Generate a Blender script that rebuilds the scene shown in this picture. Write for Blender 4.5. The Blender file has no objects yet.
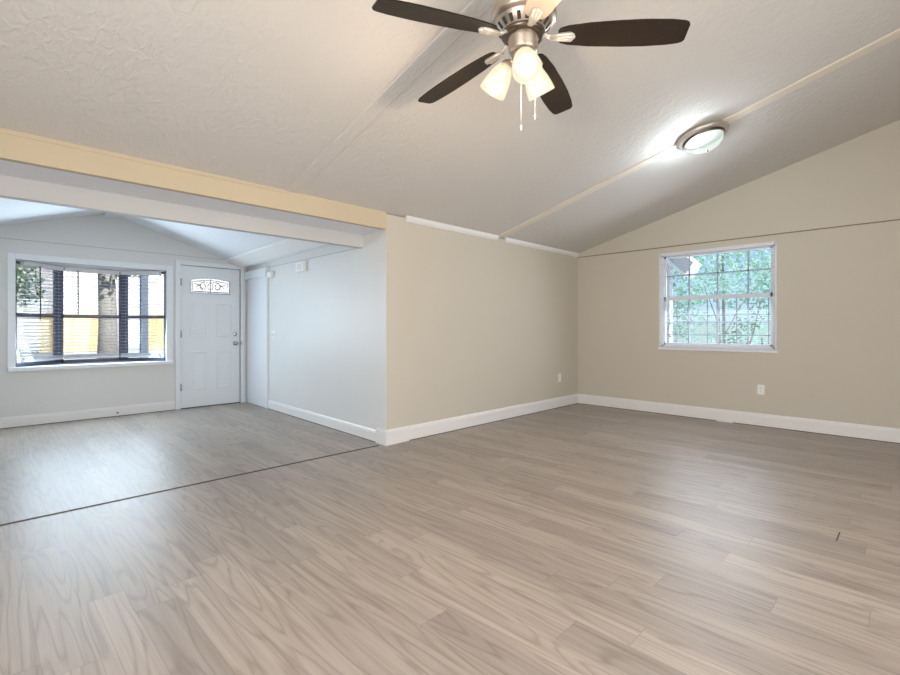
import bpy, bmesh, math, random
from mathutils import Vector, Matrix

# ------------------------------------------------------------------ camera, world, sun, window and fill lights, exposure
SC = bpy.context.scene
COL = SC.collection
V = Vector
CAM_H = 1.156
FPX = 471.1
cam_d = bpy.data.cameras.new('camera')
cam = bpy.data.objects.new('camera', cam_d)
COL.objects.link(cam)
cam_d.sensor_fit = 'HORIZONTAL'
cam_d.sensor_width = 36.0
cam_d.lens = 36.0 * FPX / 900.0
cam_d.shift_y = (328.4 - 337.5) / 900.0
cam_d.clip_start = 0.02
cam_d.clip_end = 200
cam.location = (0, 0, CAM_H)
cam.rotation_euler = (math.radians(90), 0, math.radians(44.92 - 90))
SC.camera = cam

SC.view_settings.view_transform = 'Standard'
SC.view_settings.look = 'None'
SC.view_settings.exposure = 0.09
SC.view_settings.gamma = 1.0
SC.view_settings.use_curve_mapping = False

world = bpy.data.worlds.new('sky_world')
SC.world = world
world.use_nodes = True
wn = world.node_tree
wn.nodes.clear()
wo = wn.nodes.new('ShaderNodeOutputWorld')
wb = wn.nodes.new('ShaderNodeBackground')
sky = wn.nodes.new('ShaderNodeTexSky')
sky.sky_type = 'HOSEK_WILKIE'
sky.sun_direction = V((0.15, -0.7, 0.7)).normalized()
sky.turbidity = 3.0
sky.ground_albedo = 0.4
wb.inputs['Strength'].default_value = 4.6
wn.links.new(sky.outputs[0], wb.inputs['Color'])
wn.links.new(wb.outputs[0], wo.inputs['Surface'])

sun_d = bpy.data.lights.new('sun', 'SUN')
sun_d.energy = 11.0
sun_d.angle = math.radians(1.0)
sun_d.color = (1.0, 0.96, 0.9)
sun = bpy.data.objects.new('sun', sun_d)
COL.objects.link(sun)
sun.rotation_euler = V((-0.15, 0.7, -0.7)).to_track_quat('-Z', 'Y').to_euler()


def area(name, loc, direction, sx, sy, energy, color, spread=180):
    d = bpy.data.lights.new(name, 'AREA')
    d.shape = 'RECTANGLE'
    d.size, d.size_y = sx, sy
    d.energy = energy
    d.color = color
    d.spread = math.radians(spread)
    o = bpy.data.objects.new(name, d)
    COL.objects.link(o)
    o.location = loc
    o.rotation_euler = V(direction).to_track_quat('-Z', 'Z').to_euler()
    return o


area('daylight_bay', (1.09, 7.47, 1.335), (0.0, -1, -0.25), 1.5, 1.2, 55, (0.68, 0.855, 1.0))
area('daylight_side_window', (6.515, 1.845, 1.53), (-1, 0, -0.30), 1.24, 1.18, 21, (0.78, 0.88, 1.0), 150)
area('fill_left', (-1.62, 0.3, 1.15), (1, 0.05, -0.35), 2.2, 1.9, 104, (0.98, 0.98, 1.0))  # added fill light from the unseen left side, no door is built
area('fill_back', (1.3, -2.42, 1.15), (0, 1, -0.40), 2.4, 1.9, 108, (0.97, 0.98, 1.0))  # added fill light behind the camera, no door is built

# ------------------------------------------------------------------ helpers


def rx(e):
    return e[1]


class M:
    """collects shapes into one bmesh"""

    def __init__(self):
        self.bm = bmesh.new()

    def box(self, a, b, bev=0.0):
        bm = self.bm
        x0, y0, z0 = [min(p, q) for p, q in zip(a, b)]
        x1, y1, z1 = [max(p, q) for p, q in zip(a, b)]
        t = bmesh.new()
        vs = [t.verts.new(p) for p in ((x0, y0, z0), (x1, y0, z0), (x1, y1, z0), (x0, y1, z0), (x0, y0, z1), (x1, y0, z1), (x1, y1, z1), (x0, y1, z1))]
        for f in ((3, 2, 1, 0), (4, 5, 6, 7), (0, 1, 5, 4), (1, 2, 6, 5), (2, 3, 7, 6), (3, 0, 4, 7)):
            t.faces.new([vs[i] for i in f])
        if bev:
            bmesh.ops.bevel(t, geom=list(t.edges), offset=bev, segments=2, profile=0.6, affect='EDGES')
        self._merge(t)
        return self

    def obox(self, c, ax, ay, az, hx, hy, hz, bev=0.0):
        """box by centre, axes and half sizes"""
        t = bmesh.new()
        c = V(c)
        ax, ay, az = V(ax), V(ay), V(az)
        vs = []
        for k in (-1, 1):
            for (i, j) in ((-1, -1), (1, -1), (1, 1), (-1, 1)):
                vs.append(t.verts.new(c + ax * hx * i + ay * hy * j + az * hz * k))
        for f in ((3, 2, 1, 0), (4, 5, 6, 7), (0, 1, 5, 4), (1, 2, 6, 5), (2, 3, 7, 6), (3, 0, 4, 7)):
            t.faces.new([vs[i] for i in f])
        if bev:
            bmesh.ops.bevel(t, geom=list(t.edges), offset=bev, segments=2, profile=0.6, affect='EDGES')
        self._merge(t)
        return self

    def prism(self, pts, off, bev=0.0):
        """polygon (3d points) extruded by off"""
        t = bmesh.new()
        off = V(off)
        a = [t.verts.new(p) for p in pts]
        b = [t.verts.new(V(p) + off) for p in pts]
        t.faces.new(a)
        t.faces.new(b[::-1])
        n = len(pts)
        for i in range(n):
            t.faces.new((a[i], b[i], b[(i + 1) % n], a[(i + 1) % n]))
        if bev:
            bmesh.ops.bevel(t, geom=list(t.edges), offset=bev, segments=2, profile=0.6, affect='EDGES')
        self._merge(t)
        return self

    def lathe(self, prof, c=(0, 0, 0), axis=(0, 0, 1), seg=40, smooth=True):
        """profile (r, h) turned about axis through c"""
        t = bmesh.new()
        q = V((0, 0, 1)).rotation_difference(V(axis).normalized())
        c = V(c)
        rings = []
        for r, h in prof:
            if r < 1e-6:
                rings.append([t.verts.new(c + q @ V((0, 0, h)))])
            else:
                rings.append([t.verts.new(c + q @ V((r * math.cos(2 * math.pi * i / seg), r * math.sin(2 * math.pi * i / seg), h))) for i in range(seg)])
        for A, B in zip(rings, rings[1:]):
            for i in range(seg):
                j = (i + 1) % seg
                if len(A) == 1 and len(B) == 1:
                    continue
                if len(A) == 1:
                    f = t.faces.new((A[0], B[i], B[j]))
                elif len(B) == 1:
                    f = t.faces.new((A[i], B[0], A[j]))
                else:
                    f = t.faces.new((A[i], B[i], B[j], A[j]))
                f.smooth = smooth
        self._merge(t)
        return self

    def tube(self, pts, r, seg=8, rend=None):
        t = bmesh.new()
        pts = [V(p) for p in pts]
        n = len(pts)
        rings = []
        up = V((0.13, 0.21, 0.97)).normalized()
        for i, p in enumerate(pts):
            d = (pts[min(i + 1, n - 1)] - pts[max(i - 1, 0)]).normalized()
            u = d.cross(up)
            if u.length < 0.1:
                u = d.cross(V((1, 0, 0)))
            u.normalize()
            w = d.cross(u)
            rr = r if rend is None else r + (rend - r) * i / (n - 1)
            rings.append([t.verts.new(p + (u * math.cos(2 * math.pi * k / seg) + w * math.sin(2 * math.pi * k / seg)) * rr) for k in range(seg)])
        for A, B in zip(rings, rings[1:]):
            for k in range(seg):
                f = t.faces.new((A[k], A[(k + 1) % seg], B[(k + 1) % seg], B[k]))
                f.smooth = True
        t.faces.new(rings[0][::-1])
        t.faces.new(rings[-1])
        self._merge(t)
        return self

    def ball(self, c, r, sub=2, sc=(1, 1, 1)):
        t = bmesh.new()
        bmesh.ops.create_icosphere(t, subdivisions=sub, radius=r)
        for v in t.verts:
            v.co = V((v.co.x * sc[0], v.co.y * sc[1], v.co.z * sc[2])) + V(c)
        for f in t.faces:
            f.smooth = True
        self._merge(t)
        return self

    def _merge(self, t):
        bmesh.ops.recalc_face_normals(t, faces=list(t.faces))
        bm = self.bm
        mp = {}
        for v in t.verts:
            mp[v] = bm.verts.new(v.co)
        for f in t.faces:
            try:
                g = bm.faces.new([mp[v] for v in f.verts])
                g.smooth = f.smooth
            except ValueError:
                pass
        t.free()

    def build(self, name, mat, parent=None, label=None, recalc=False):
        me = bpy.data.meshes.new(name)
        off = V((0, 0, 0))
        p = parent
        while p is not None:
            off += V(p.location)
            p = p.parent
        for v in self.bm.verts:
            v.co -= off
        self.bm.to_mesh(me)
        self.bm.free()
        me.materials.append(mat)
        o = bpy.data.objects.new(name, me)
        COL.objects.link(o)
        if parent is not None:
            o.parent = parent
        if label:
            o['label'] = label
        return o


def thing(name, label, cat, loc, group=None):
    o = bpy.data.objects.new(name, None)
    o.empty_display_size = 0.1
    COL.objects.link(o)
    o.location = loc
    o['label'] = label
    o['category'] = cat
    if group:
        o['group'] = group
    return o


def tag(o, label, cat, group=None, kind=None):
    o['label'] = label
    o['category'] = cat
    if group:
        o['group'] = group
    if kind:
        o['kind'] = kind
    return o


def struct(o):
    o['kind'] = 'structure'
    return o


# ------------------------------------------------------------------ materials


class N:
    def __init__(self, name):
        self.m = bpy.data.materials.new(name)
        self.m.use_nodes = True
        self.t = self.m.node_tree
        self.t.nodes.clear()
        self.out = self.t.nodes.new('ShaderNodeOutputMaterial')

    def n(self, typ, props=None, **ins):
        nd = self.t.nodes.new(typ)
        for k, v in (props or {}).items():
            setattr(nd, k, v)
        for k, v in ins.items():
            key = int(k[1:]) if (k[0] == 'i' and k[1:].isdigit()) else k.replace('_', ' ')
            self.set(nd.inputs[key], v)
        return nd

    def set(self, sock, v):
        if hasattr(v, 'is_output') or isinstance(v, bpy.types.NodeSocket):
            self.t.links.new(v, sock)
        else:
            if isinstance(v, tuple) and len(v) == 3 and sock.type == 'RGBA':
                v = v + (1.0,)
            sock.default_value = v

    def math(self, op, a, b=0.0, c=0.0):
        return self.n('ShaderNodeMath', {'operation': op}, i0=a, i1=b, i2=c).outputs[0]

    def mix(self, fac, a, b, mode='MIX'):
        nd = self.t.nodes.new('ShaderNodeMix')
        nd.data_type = 'RGBA'
        nd.blend_type = mode
        nd.clamp_factor = True
        self.set(nd.inputs[0], fac)
        self.set(nd.inputs[6], a)
        self.set(nd.inputs[7], b)
        return nd.outputs[2]

    def bsdf(self, **kw):
        b = self.n('ShaderNodeBsdfPrincipled', None, **kw)
        self.t.links.new(b.outputs[0], self.out.inputs['Surface'])
        return b


def paint(name, col, rough=0.6, bump=0.0, scale=60.0, var=0.03, spec=0.3, dist=0.002, metal=0.0, coat=0.0):
    k = N(name)
    tc = k.n('ShaderNodeTexCoord').outputs['Object']
    nz = k.n('ShaderNodeTexNoise', None, Vector=tc, Scale=3.0, Detail=3.0)
    c2 = tuple(max(0, x * (1 - var * 2)) for x in col)
    c = k.mix(nz.outputs[0], c2, col)
    b = k.bsdf(Base_Color=c, Roughness=rough, Metallic=metal)
    b.inputs['Specular IOR Level'].default_value = spec
    b.inputs['Coat Weight'].default_value = coat
    if bump:
        n2 = k.n('ShaderNodeTexNoise', None, Vector=tc, Scale=scale, Detail=4.0, Roughness=0.6)
        bp = k.n('ShaderNodeBump', None, Strength=bump, Distance=dist, Height=n2.outputs[0])
        k.t.links.new(bp.outputs[0], b.inputs['Normal'])
    return k.m


def make_ceiling_mat(name, col, bump=0.5):
    k = N(name)
    tc = k.n('ShaderNodeTexCoord').outputs['Object']
    mp = k.n('ShaderNodeMapping', None, Vector=tc)
    mp.inputs['Scale'].default_value = (1.0, 0.55, 1.0)
    n1 = k.n('ShaderNodeTexNoise', None, Vector=mp.outputs[0], Scale=26.0, Detail=3.0, Roughness=0.55, Distortion=0.8)
    n2 = k.n('ShaderNodeTexNoise', None, Vector=tc, Scale=2.2, Detail=2.0)
    rp = k.n('ShaderNodeValToRGB', None, Fac=n1.outputs[0])
    rp.color_ramp.elements[0].position = 0.42
    rp.color_ramp.elements[1].position = 0.62
    amp = k.math('MULTIPLY', rp.outputs[0], n2.outputs[0])
    bp = k.n('ShaderNodeBump', None, Strength=bump, Distance=0.006, Height=amp)
    b = k.bsdf(Base_Color=col + (1,), Roughness=0.75, Normal=bp.outputs[0])
    b.inputs['Specular IOR Level'].default_value = 0.2
    return k.m


def make_floor_mat():
    k = N('oak_plank_vinyl')
    tc = k.n('ShaderNodeTexCoord').outputs['Object']
    sp = k.n('ShaderNodeSeparateXYZ', None, Vector=tc)
    X, Y = sp.outputs[0], sp.outputs[1]
    xs = k.math('DIVIDE', X, 0.152)
    col = k.math('FLOOR', xs)
    fx = k.math('FRACT', xs)
    wn1 = k.n('ShaderNodeTexWhiteNoise', {'noise_dimensions': '1D'}, W=col)
    ys = k.math('ADD', k.math('DIVIDE', Y, 1.22), k.math('MULTIPLY', wn1.outputs['Value'], 9.0))
    row = k.math('FLOOR', ys)
    fy = k.math('FRACT', ys)
    idv = k.n('ShaderNodeCombineXYZ', None, X=col, Y=row, Z=0.0)
    wn2 = k.n('ShaderNodeTexWhiteNoise', {'noise_dimensions': '2D'}, Vector=idv.outputs[0])
    rnd, rcol = wn2.outputs['Value'], wn2.outputs['Color']
    rs = k.n('ShaderNodeVectorMath', {'operation': 'SCALE'}, i0=rcol)
    rs.inputs['Scale'].default_value = 37.0
    # cathedral grain: contour lines of a stretched noise
    v1 = k.n('ShaderNodeCombineXYZ', None, X=k.math('MULTIPLY', X, 8.5), Y=k.math('MULTIPLY', Y, 0.75), Z=0.0)
    v1 = k.n('ShaderNodeVectorMath', {'operation': 'ADD'}, i0=v1.outputs[0], i1=rs.outputs[0]).outputs[0]
    n1 = k.n('ShaderNodeTexNoise', None, Vector=v1, Scale=1.0, Detail=1.5, Roughness=0.45, Distortion=0.25)
    rings = k.math('SINE', k.math('MULTIPLY', n1.outputs[0], 66.0))
    r01 = k.math('MULTIPLY_ADD', rings, 0.5, 0.5)
    line = k.math('POWER', r01, 5.0)
    # fine pores
    v2 = k.n('ShaderNodeCombineXYZ', None, X=k.math('MULTIPLY', X, 130.0), Y=k.math('MULTIPLY', Y, 3.0), Z=0.0)
    v2 = k.n('ShaderNodeVectorMath', {'operation': 'ADD'}, i0=v2.outputs[0], i1=rs.outputs[0]).outputs[0]
    n2 = k.n('ShaderNodeTexNoise', None, Vector=v2, Scale=1.0, Detail=2.0)
    # broad streaks
    v3 = k.n('ShaderNodeCombineXYZ', None, X=k.math('MULTIPLY', X, 32.0), Y=k.math('MULTIPLY', Y, 0.9), Z=0.0)
    v3 = k.n('ShaderNodeVectorMath', {'operation': 'ADD'}, i0=v3.outputs[0], i1=rs.outputs[0]).outputs[0]
    n3 = k.n('ShaderNodeTexNoise', None, Vector=v3, Scale=1.0, Detail=3.0, Roughness=0.6)
    st = k.n('ShaderNodeMapRange', None, Value=n3.outputs[0])
    st.inputs[1].default_value = 0.21
    st.inputs[2].default_value = 0.68
    c = k.mix(st.outputs[0], (0.292, 0.240, 0.200), (0.412, 0.352, 0.305))
    lw = k.math('MULTIPLY', line, k.math('MULTIPLY_ADD', n2.outputs[0], 0.62, 0.03))
    c = k.mix(lw, c, (0.150, 0.116, 0.092))
    pr = k.math('MULTIPLY', k.math('SUBTRACT', n2.outputs[0], 0.5), 0.55)
    c = k.mix(k.math('ABSOLUTE', pr), c, (0.20, 0.158, 0.13))
    tint = k.n('ShaderNodeMapRange', None, Value=rnd)
    tint.inputs[3].default_value = 0.86
    tint.inputs[4].default_value = 1.10
    tv = k.n('ShaderNodeCombineXYZ', None, X=tint.outputs[0], Y=tint.outputs[0], Z=tint.outputs[0])
    c = k.mix(1.0, c, tv.outputs[0], 'MULTIPLY')
    # joints
    gx = k.math('LESS_THAN', k.math('ABSOLUTE', k.math('SUBTRACT', fx, 0.5)), 0.491)
    gy = k.math('LESS_THAN', k.math('ABSOLUTE', k.math('SUBTRACT', fy, 0.5)), 0.4985)
    g = k.math('MULTIPLY', gx, gy)
    gf = k.math('MULTIPLY', k.math('SUBTRACT', 1.0, g), 0.28)
    c = k.mix(gf, c, (0.09, 0.07, 0.055))
    rg = k.math('MULTIPLY_ADD', n3.outputs[0], 0.12, 0.34)
    h = k.math('ADD', k.math('MULTIPLY', n2.outputs[0], 0.4), k.math('ADD', k.math('MULTIPLY', g, 0.7), k.math('MULTIPLY', line, -0.25)))
    bp = k.n('ShaderNodeBump', None, Strength=0.12, Distance=0.002, Height=h)
    b = k.bsdf(Base_Color=c, Roughness=rg, Normal=bp.outputs[0])
    b.inputs['Specular IOR Level'].default_value = 0.33
    return k.m


def glass_mat(name, tint=(0.93, 0.97, 0.98)):
    k = N(name)
    tr = k.n('ShaderNodeBsdfTransparent', None, Color=tint)
    gl = k.n('ShaderNodeBsdfGlossy', None, Roughness=0.02)
    fr = k.n('ShaderNodeFresnel', None, IOR=1.45)
    mx = k.n('ShaderNodeMixShader', None, i0=k.math('MULTIPLY', fr.outputs[0], 0.7), i1=tr.outputs[0], i2=gl.outputs[0])
    k.t.links.new(mx.outputs[0], k.out.inputs['Surface'])
    return k.m


def lamp_glass(name, col, emit, thru=0.35, body=0.004):
    """lit frosted glass: glows, lets part of its bulb's light through"""
    k = N(name)
    df = k.n('ShaderNodeBsdfTranslucent', None, Color=(body, body, body))
    gl = k.n('ShaderNodeBsdfGlossy', None, Color=(0.05, 0.05, 0.05), Roughness=0.15)
    tr = k.n('ShaderNodeBsdfTransparent')
    a = k.n('ShaderNodeMixShader', None, i0=0.5, i1=df.outputs[0], i2=gl.outputs[0])
    b = k.n('ShaderNodeMixShader', None, i0=thru, i1=a.outputs[0], i2=tr.outputs[0])
    em = k.n('ShaderNodeEmission', None, Color=col, Strength=emit)
    ad = k.n('ShaderNodeAddShader', None, i0=b.outputs[0], i1=em.outputs[0])
    k.t.links.new(ad.outputs[0], k.out.inputs['Surface'])
    return k.m


def emit_mat(name, col, s):
    k = N(name)
    em = k.n('ShaderNodeEmission', None, Color=col, Strength=s)
    k.t.links.new(em.outputs[0], k.out.inputs['Surface'])
    return k.m


def blade_mat(name, c1, c2):
    k = N(name)
    tc = k.n('ShaderNodeTexCoord').outputs['Object']
    nz = k.n('ShaderNodeTexNoise', None, Vector=tc, Scale=35.0, Detail=4.0, Distortion=1.0)
    c = k.mix(nz.outputs[0], c1, c2)
    b = k.bsdf(Base_Color=c, Roughness=0.45)
    b.inputs['Specular IOR Level'].default_value = 0.22
    return k.m


def leaf_mat(name, c1, c2):
    k = N(name)
    oi = k.n('ShaderNodeTexCoord').outputs['Object']
    nz = k.n('ShaderNodeTexNoise', None, Vector=oi, Scale=7.0, Detail=2.0)
    c = k.mix(nz.outputs[0], c1, c2)
    d = k.n('ShaderNodeBsdfDiffuse', None, Color=c)
    t = k.n('ShaderNodeBsdfTranslucent', None, Color=c)
    mx = k.n('ShaderNodeMixShader', None, i0=0.45, i1=d.outputs[0], i2=t.outputs[0])
    k.t.links.new(mx.outputs[0], k.out.inputs['Surface'])
    return k.m


WALL = paint('beige_wall_paint', (0.575, 0.522, 0.438), 0.7, 0.12, 120, 0.015, 0.2)
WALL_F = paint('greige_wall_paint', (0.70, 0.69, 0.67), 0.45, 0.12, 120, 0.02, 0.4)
HEAD = paint('warm_lit_header', (0.59, 0.495, 0.355), 0.7, 0.15, 90, 0.03, 0.2)  # wall colour with warm lamp light put into it
TRIMW = paint('white_trim_paint', (0.76, 0.74, 0.715), 0.35, 0, var=0.01, spec=0.5)
WHITE = paint('white_gloss_paint', (0.76, 0.785, 0.81), 0.32, 0, var=0.01, spec=0.5)
CEIL = make_ceiling_mat('textured_ceiling', (0.64, 0.61, 0.58), 0.65)
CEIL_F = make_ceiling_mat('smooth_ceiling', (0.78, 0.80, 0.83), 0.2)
SOFF = paint('soffit_lit_tone', (0.87, 0.89, 0.94), 0.7, 0.1, 90, 0.02, 0.2)  # bounced bay daylight is put into this pale bluish colour
BATT = paint('batten_paint', (0.76, 0.685, 0.595), 0.6, 0, var=0.02)
FLOOR = make_floor_mat()
DARK = paint('dark_gap', (0.06, 0.05, 0.045), 0.6, 0)
SEAM = paint('panel_seam', (0.25, 0.20, 0.15), 0.8, 0)
SEAM_F = paint('panel_seam_grey', (0.42, 0.42, 0.41), 0.8, 0)
GLASS = glass_mat('clear_glass')
FROST = None
VINYL = paint('white_vinyl', (0.80, 0.82, 0.86), 0.4, 0, var=0.01, spec=0.4)
BRONZE = paint('dark_bronze_aluminium', (0.13, 0.145, 0.215), 0.5, 0, var=0.05, spec=0.5)
SLAT = paint('white_blind_slat', (0.72, 0.73, 0.78), 0.45, 0, var=0.01, spec=0.4)
CORD = paint('grey_cord', (0.10, 0.10, 0.11), 0.6, 0)
NICKEL = paint('brushed_nickel', (0.60, 0.51, 0.42), 0.40, 0, var=0.03, metal=1.0)
NICKEL_D = paint('dark_nickel', (0.20, 0.165, 0.135), 0.3, 0, var=0.05, metal=1.0)
CREAM = paint('cast_pale_metal', (0.80, 0.72, 0.62), 0.35, 0, var=0.03, metal=0.55)
CHROME = paint('satin_chrome', (0.42, 0.43, 0.45), 0.22, 0, var=0.02, metal=1.0)
BLADE = blade_mat('dark_walnut_blade', (0.014, 0.010, 0.008), (0.032, 0.022, 0.016))
BLADE_P = blade_mat('pale_blade', (0.62, 0.50, 0.40), (0.68, 0.56, 0.45))  # paler colour for one of the five blades
SHADE = lamp_glass('lit_shade_glass', (1.0, 0.87, 0.60), 0.62, 0.42)
SHADE_R = emit_mat('lit_bulb', (1.0, 0.96, 0.88), 2.2)
DOMEG = lamp_glass('lit_dome_glass', (0.88, 1.0, 0.92), 0.55, 0.40)
PLASTIC = paint('white_plastic', (0.82, 0.80, 0.77), 0.35, 0, var=0.01, spec=0.5)
SLOT = paint('dark_slot', (0.05, 0.045, 0.04), 0.6, 0)

# ------------------------------------------------------------------ shell dimensions
Y0 = 3.741        # partition plane
YT = 3.880        # its back face
XR = 6.544        # window wall
YF = 7.494        # front (bay) wall
XL = -1.35        # left wall of main room, outside the frame
YB = -2.15        # back wall, behind the camera
ZT = 2.307        # ceiling at partition
SL = 0.2634
ZH = 2.139        # header soffit
XJ = 2.861        # jamb corner
KW = 0.0376       # slight skew of the entry's right wall


def zc(y):
    return ZT + SL * (Y0 - y)


def xw(y):
    return 2.861 + KW * (y - 3.718)


# floor, one slab through both rooms
struct(M().box((XL - 0.3, YB - 0.4, -0.12), (XR + 0.2, YF + 0.14, 0.0)).build('floor', FLOOR))

# main ceiling (sloped slab)
m = M()
m.prism([(XL - 0.2, YB - 0.2, zc(YB - 0.2)), (XL - 0.2, Y0 + 0.06, zc(Y0 + 0.06)), (XL - 0.2, Y0 + 0.06, zc(Y0) + 0.2), (XL - 0.2, YB - 0.2, zc(YB - 0.2) + 0.2)], (XR + 0.2 - XL + 0.2, 0, 0))
struct(m.build('ceiling', CEIL))

# partition wall + header over the opening (header lies on the same plane)
m = M()
m.prism([(XJ, Y0, 0), (xw(YT) + 0.003, YT, 0), (XR, YT, 0), (XR, Y0, 0)], (0, 0, zc(YT) + 0.02))
struct(m.build('wall_partition', WALL))
m = M().box((XL - 0.05, Y0, ZH), (XJ, Y0 + 0.05, zc(Y0) + 0.02))
struct(m.build('wall_header', HEAD))
# thicker soffit behind the header, then the drop beam
m = M().box((-0.75, Y0 + 0.05, ZH), (2.93, 4.165, 2.66))
struct(m.build('trim_1', SOFF))
m = M().box((-0.75, 4.165, 2.008), (2.93, 4.245, 2.85), 0.006)
struct(m.build('trim_2', paint('beam_shaded_tone', (0.58, 0.57, 0.56), 0.7, 0.1, 90, 0.02, 0.2)))  # same plaster as the soffit, with shade put into the colour
struct(M().prism([(XJ - 0.004, Y0 + 0.002, 0.14), (XJ + 0.002, Y0 + 0.002, 0.14), (XJ + 0.02, YT + 0.02, 0.14), (xw(YT) - 0.003, YT + 0.02, 0.14)], (0, 0, ZH - 0.14)).build('trim_15', WALL_F))
# left pier of the opening, outside the frame
struct(M().box((XL - 0.05, Y0, 0), (-0.62, YT, ZH)).build('wall_pier', WALL))

# gable wall with the side window
WY0, WY1, WZ0, WZ1 = 1.177, 2.508, 0.889, 2.170
m = M()
T = 0.13
m.box((XR, YB - 0.1, 0), (XR + T, WY0, 2.9))
m.box((XR, WY1, 0), (XR + T, Y0 + 0.3, 2.9))
m.box((XR, WY0, 0), (XR + T, WY1, WZ0))
m.box((XR, WY0, WZ1), (XR + T, WY1, 2.9))
m.prism([(XR, YB - 0.1, 2.9), (XR, Y0 + 0.3, 2.9), (XR, Y0 + 0.3, 2.92), (XR, YB - 0.1, 4.1)], (T, 0, 0))
struct(m.build('wall_right', WALL))
# panel seam along the gable wall
struct(M().box((XR - 0.004, YB, 2.244), (XR + 0.002, Y0, 2.256)).build('trim_3', SEAM))

# left and back walls with gaps for the added fill lights (outside the frame)
m = M()
m.box((XL - 0.12, YB, 0), (XL, -0.9, 4.0))
m.box((XL - 0.12, 1.5, 0), (XL, YT, 4.0))
m.box((XL - 0.12, -0.9, 2.1), (XL, 1.5, 4.0))
struct(m.build('wall_left', WALL))
m = M()
m.box((XL - 0.12, YB - 0.12, 0), (0.0, YB, 4.1))
m.box((2.6, YB - 0.12, 0), (XR + 0.1, YB, 4.1))
m.box((0.0, YB - 0.12, 2.1), (2.6, YB, 4.1))
struct(m.build('wall_back', WALL))

# entry room shell
XEL = -0.62
ZR, XRG, SLR = 2.665, 1.215, 0.315


def zr(x):
    return ZR - SLR * abs(x - XRG)


m = M()
m.prism([(xw(YT) + 0.0, YT, 0), (xw(YF + 0.1), YF + 0.1, 0), (xw(YF + 0.1) + 0.14, YF + 0.1, 0), (xw(YT) + 0.14, YT, 0)], (0, 0, 2.45))
struct(m.build('wall_entry', WALL_F))
struct(M().box((XEL - 0.12, Y0 + 0.05, 0), (XEL, YF + 0.12, 2.6)).build('wall_entry_left', WALL_F))
BX0, BX1, BZ0, BZ1 = 0.313, 1.871, 0.700, 1.966
DX0, DX1, DZ1 = 2.050, 2.890, 2.070
m = M()
m.box((XEL - 0.1, YF, 0), (BX0, YF + 0.1, 2.15))
m.box((BX0, YF, 0), (BX1, YF + 0.1, BZ0))
m.box((BX0, YF, BZ1), (BX1, YF + 0.1, 2.15))
m.box((BX1, YF, 0), (DX0, YF + 0.1, 2.15))
m.box((DX0, YF, DZ1), (DX1, YF + 0.1, 2.15))
m.box((DX1, YF, 0), (xw(YF) + 0.1, YF + 0.1, 2.15))
m.prism([(XEL - 0.1, YF, 2.15), (xw(YF) + 0.1, YF, 2.15), (xw(YF) + 0.1, YF, 2.2), (XRG, YF, ZR + 0.1), (XEL - 0.1, YF, 2.2)], (0, 0.1, 0))
struct(m.build('wall_front', WALL_F))
m = M()
e0, e1 = XEL - 0.15, 3.2
m.prism([(e0, 4.2, zr(e0)), (XRG, 4.2, ZR), (XRG, 4.2, ZR + 0.15), (e0, 4.2, zr(e0) + 0.15)], (0, YF + 0.12 - 4.2, 0))
m.prism([(XRG, 4.2, ZR), (e1, 4.2, zr(e1)), (e1, 4.2, zr(e1) + 0.15), (XRG, 4.2, ZR + 0.15)], (0, YF + 0.12 - 4.2, 0))
struct(m.build('ceiling_entry', CEIL_F))
# ridge board and sloped eave board
struct(M().box((XRG - 0.075, 4.245, ZR - 0.062), (XRG + 0.075, YF, ZR - 0.01), 0.01).build('trim_4', WHITE))
m = M()
a0, a1, b0, b1 = V((2.66, YF, zr(2.66) - 0.022)), V((2.885, YF, zr(2.885) - 0.042)), V((2.58, 4.25, zr(2.58) - 0.022)), V((2.80, 4.25, zr(2.80) - 0.042))
m.prism([a0, a1, a1 + V((0, 0, 0.045)), a0 + V((0, 0, 0.02))], (b0 - a0))
struct(m.build('trim_5', paint('bright_trim_paint', (0.86, 0.86, 0.85), 0.5, 0)))
# level seam on entry right wall and on front wall
m = M()
m.prism([(xw(4.25) - 0.003, 4.25, 2.014), (xw(6.66) - 0.003, 6.66, 2.035), (xw(6.66) - 0.003, 6.66, 2.041), (xw(4.25) - 0.003, 4.25, 2.020)], (0.006, 0, 0))
struct(m.build('trim_6', SEAM_F))
struct(M().box((XEL, YF - 0.002, 2.196), (2.62, YF + 0.002, 2.202)).build('trim_7', SEAM_F))


# ------------------------------------------------------------------ baseboards
def baseboard(m, p, q, n, h=0.135, t=0.016):
    """profiled board from p to q, n = normal into the room"""
    p, q, n = V(p), V(q), V(n).normalized()
    pr = [(0, 0.006), (t, 0.006), (t, h * 0.78), (t * 0.75, h * 0.82), (t * 0.7, h * 0.9), (t * 0.3, h), (0, h)]
    m.prism([p + n * a + V((0, 0, b)) for a, b in pr], q - p)


m = M()
baseboard(m, (XJ + 0.27, Y0, 0), (XR, Y0, 0), (0, -1, 0), 0.150)
m.box((XJ - 0.022, Y0 - 0.024, 0), (XJ + 0.274, Y0, 0.132))
m.prism([(XJ - 0.022, Y0 - 0.024, 0.132), (XJ - 0.022, Y0, 0.132), (XJ - 0.022, Y0, 0.152), (XJ - 0.022, Y0 - 0.008, 0.150)], (0.296, 0, 0))
struct(m.build('baseboard_partition', TRIMW))
m = M()
baseboard(m, (XR, YB, 0), (XR, Y0 - 0.016, 0), (-1, 0, 0), 0.150)
m.box((XR - 0.034, 1.62, 0), (XR - 0.012, 1.80, 0.03))
struct(m.build('baseboard_right', TRIMW))
m = M()
baseboard(m, (xw(3.90), 3.90, 0), (xw(6.655), 6.655, 0), (-1, KW, 0), 0.122)
m.prism([(XJ - 0.022, Y0 + 0.0005, 0), (XJ + 0.01, Y0 + 0.0005, 0), (XJ + 0.01, 3.90, 0), (xw(3.9) - 0.024, 3.90, 0)], (0, 0, 0.132))
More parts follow.
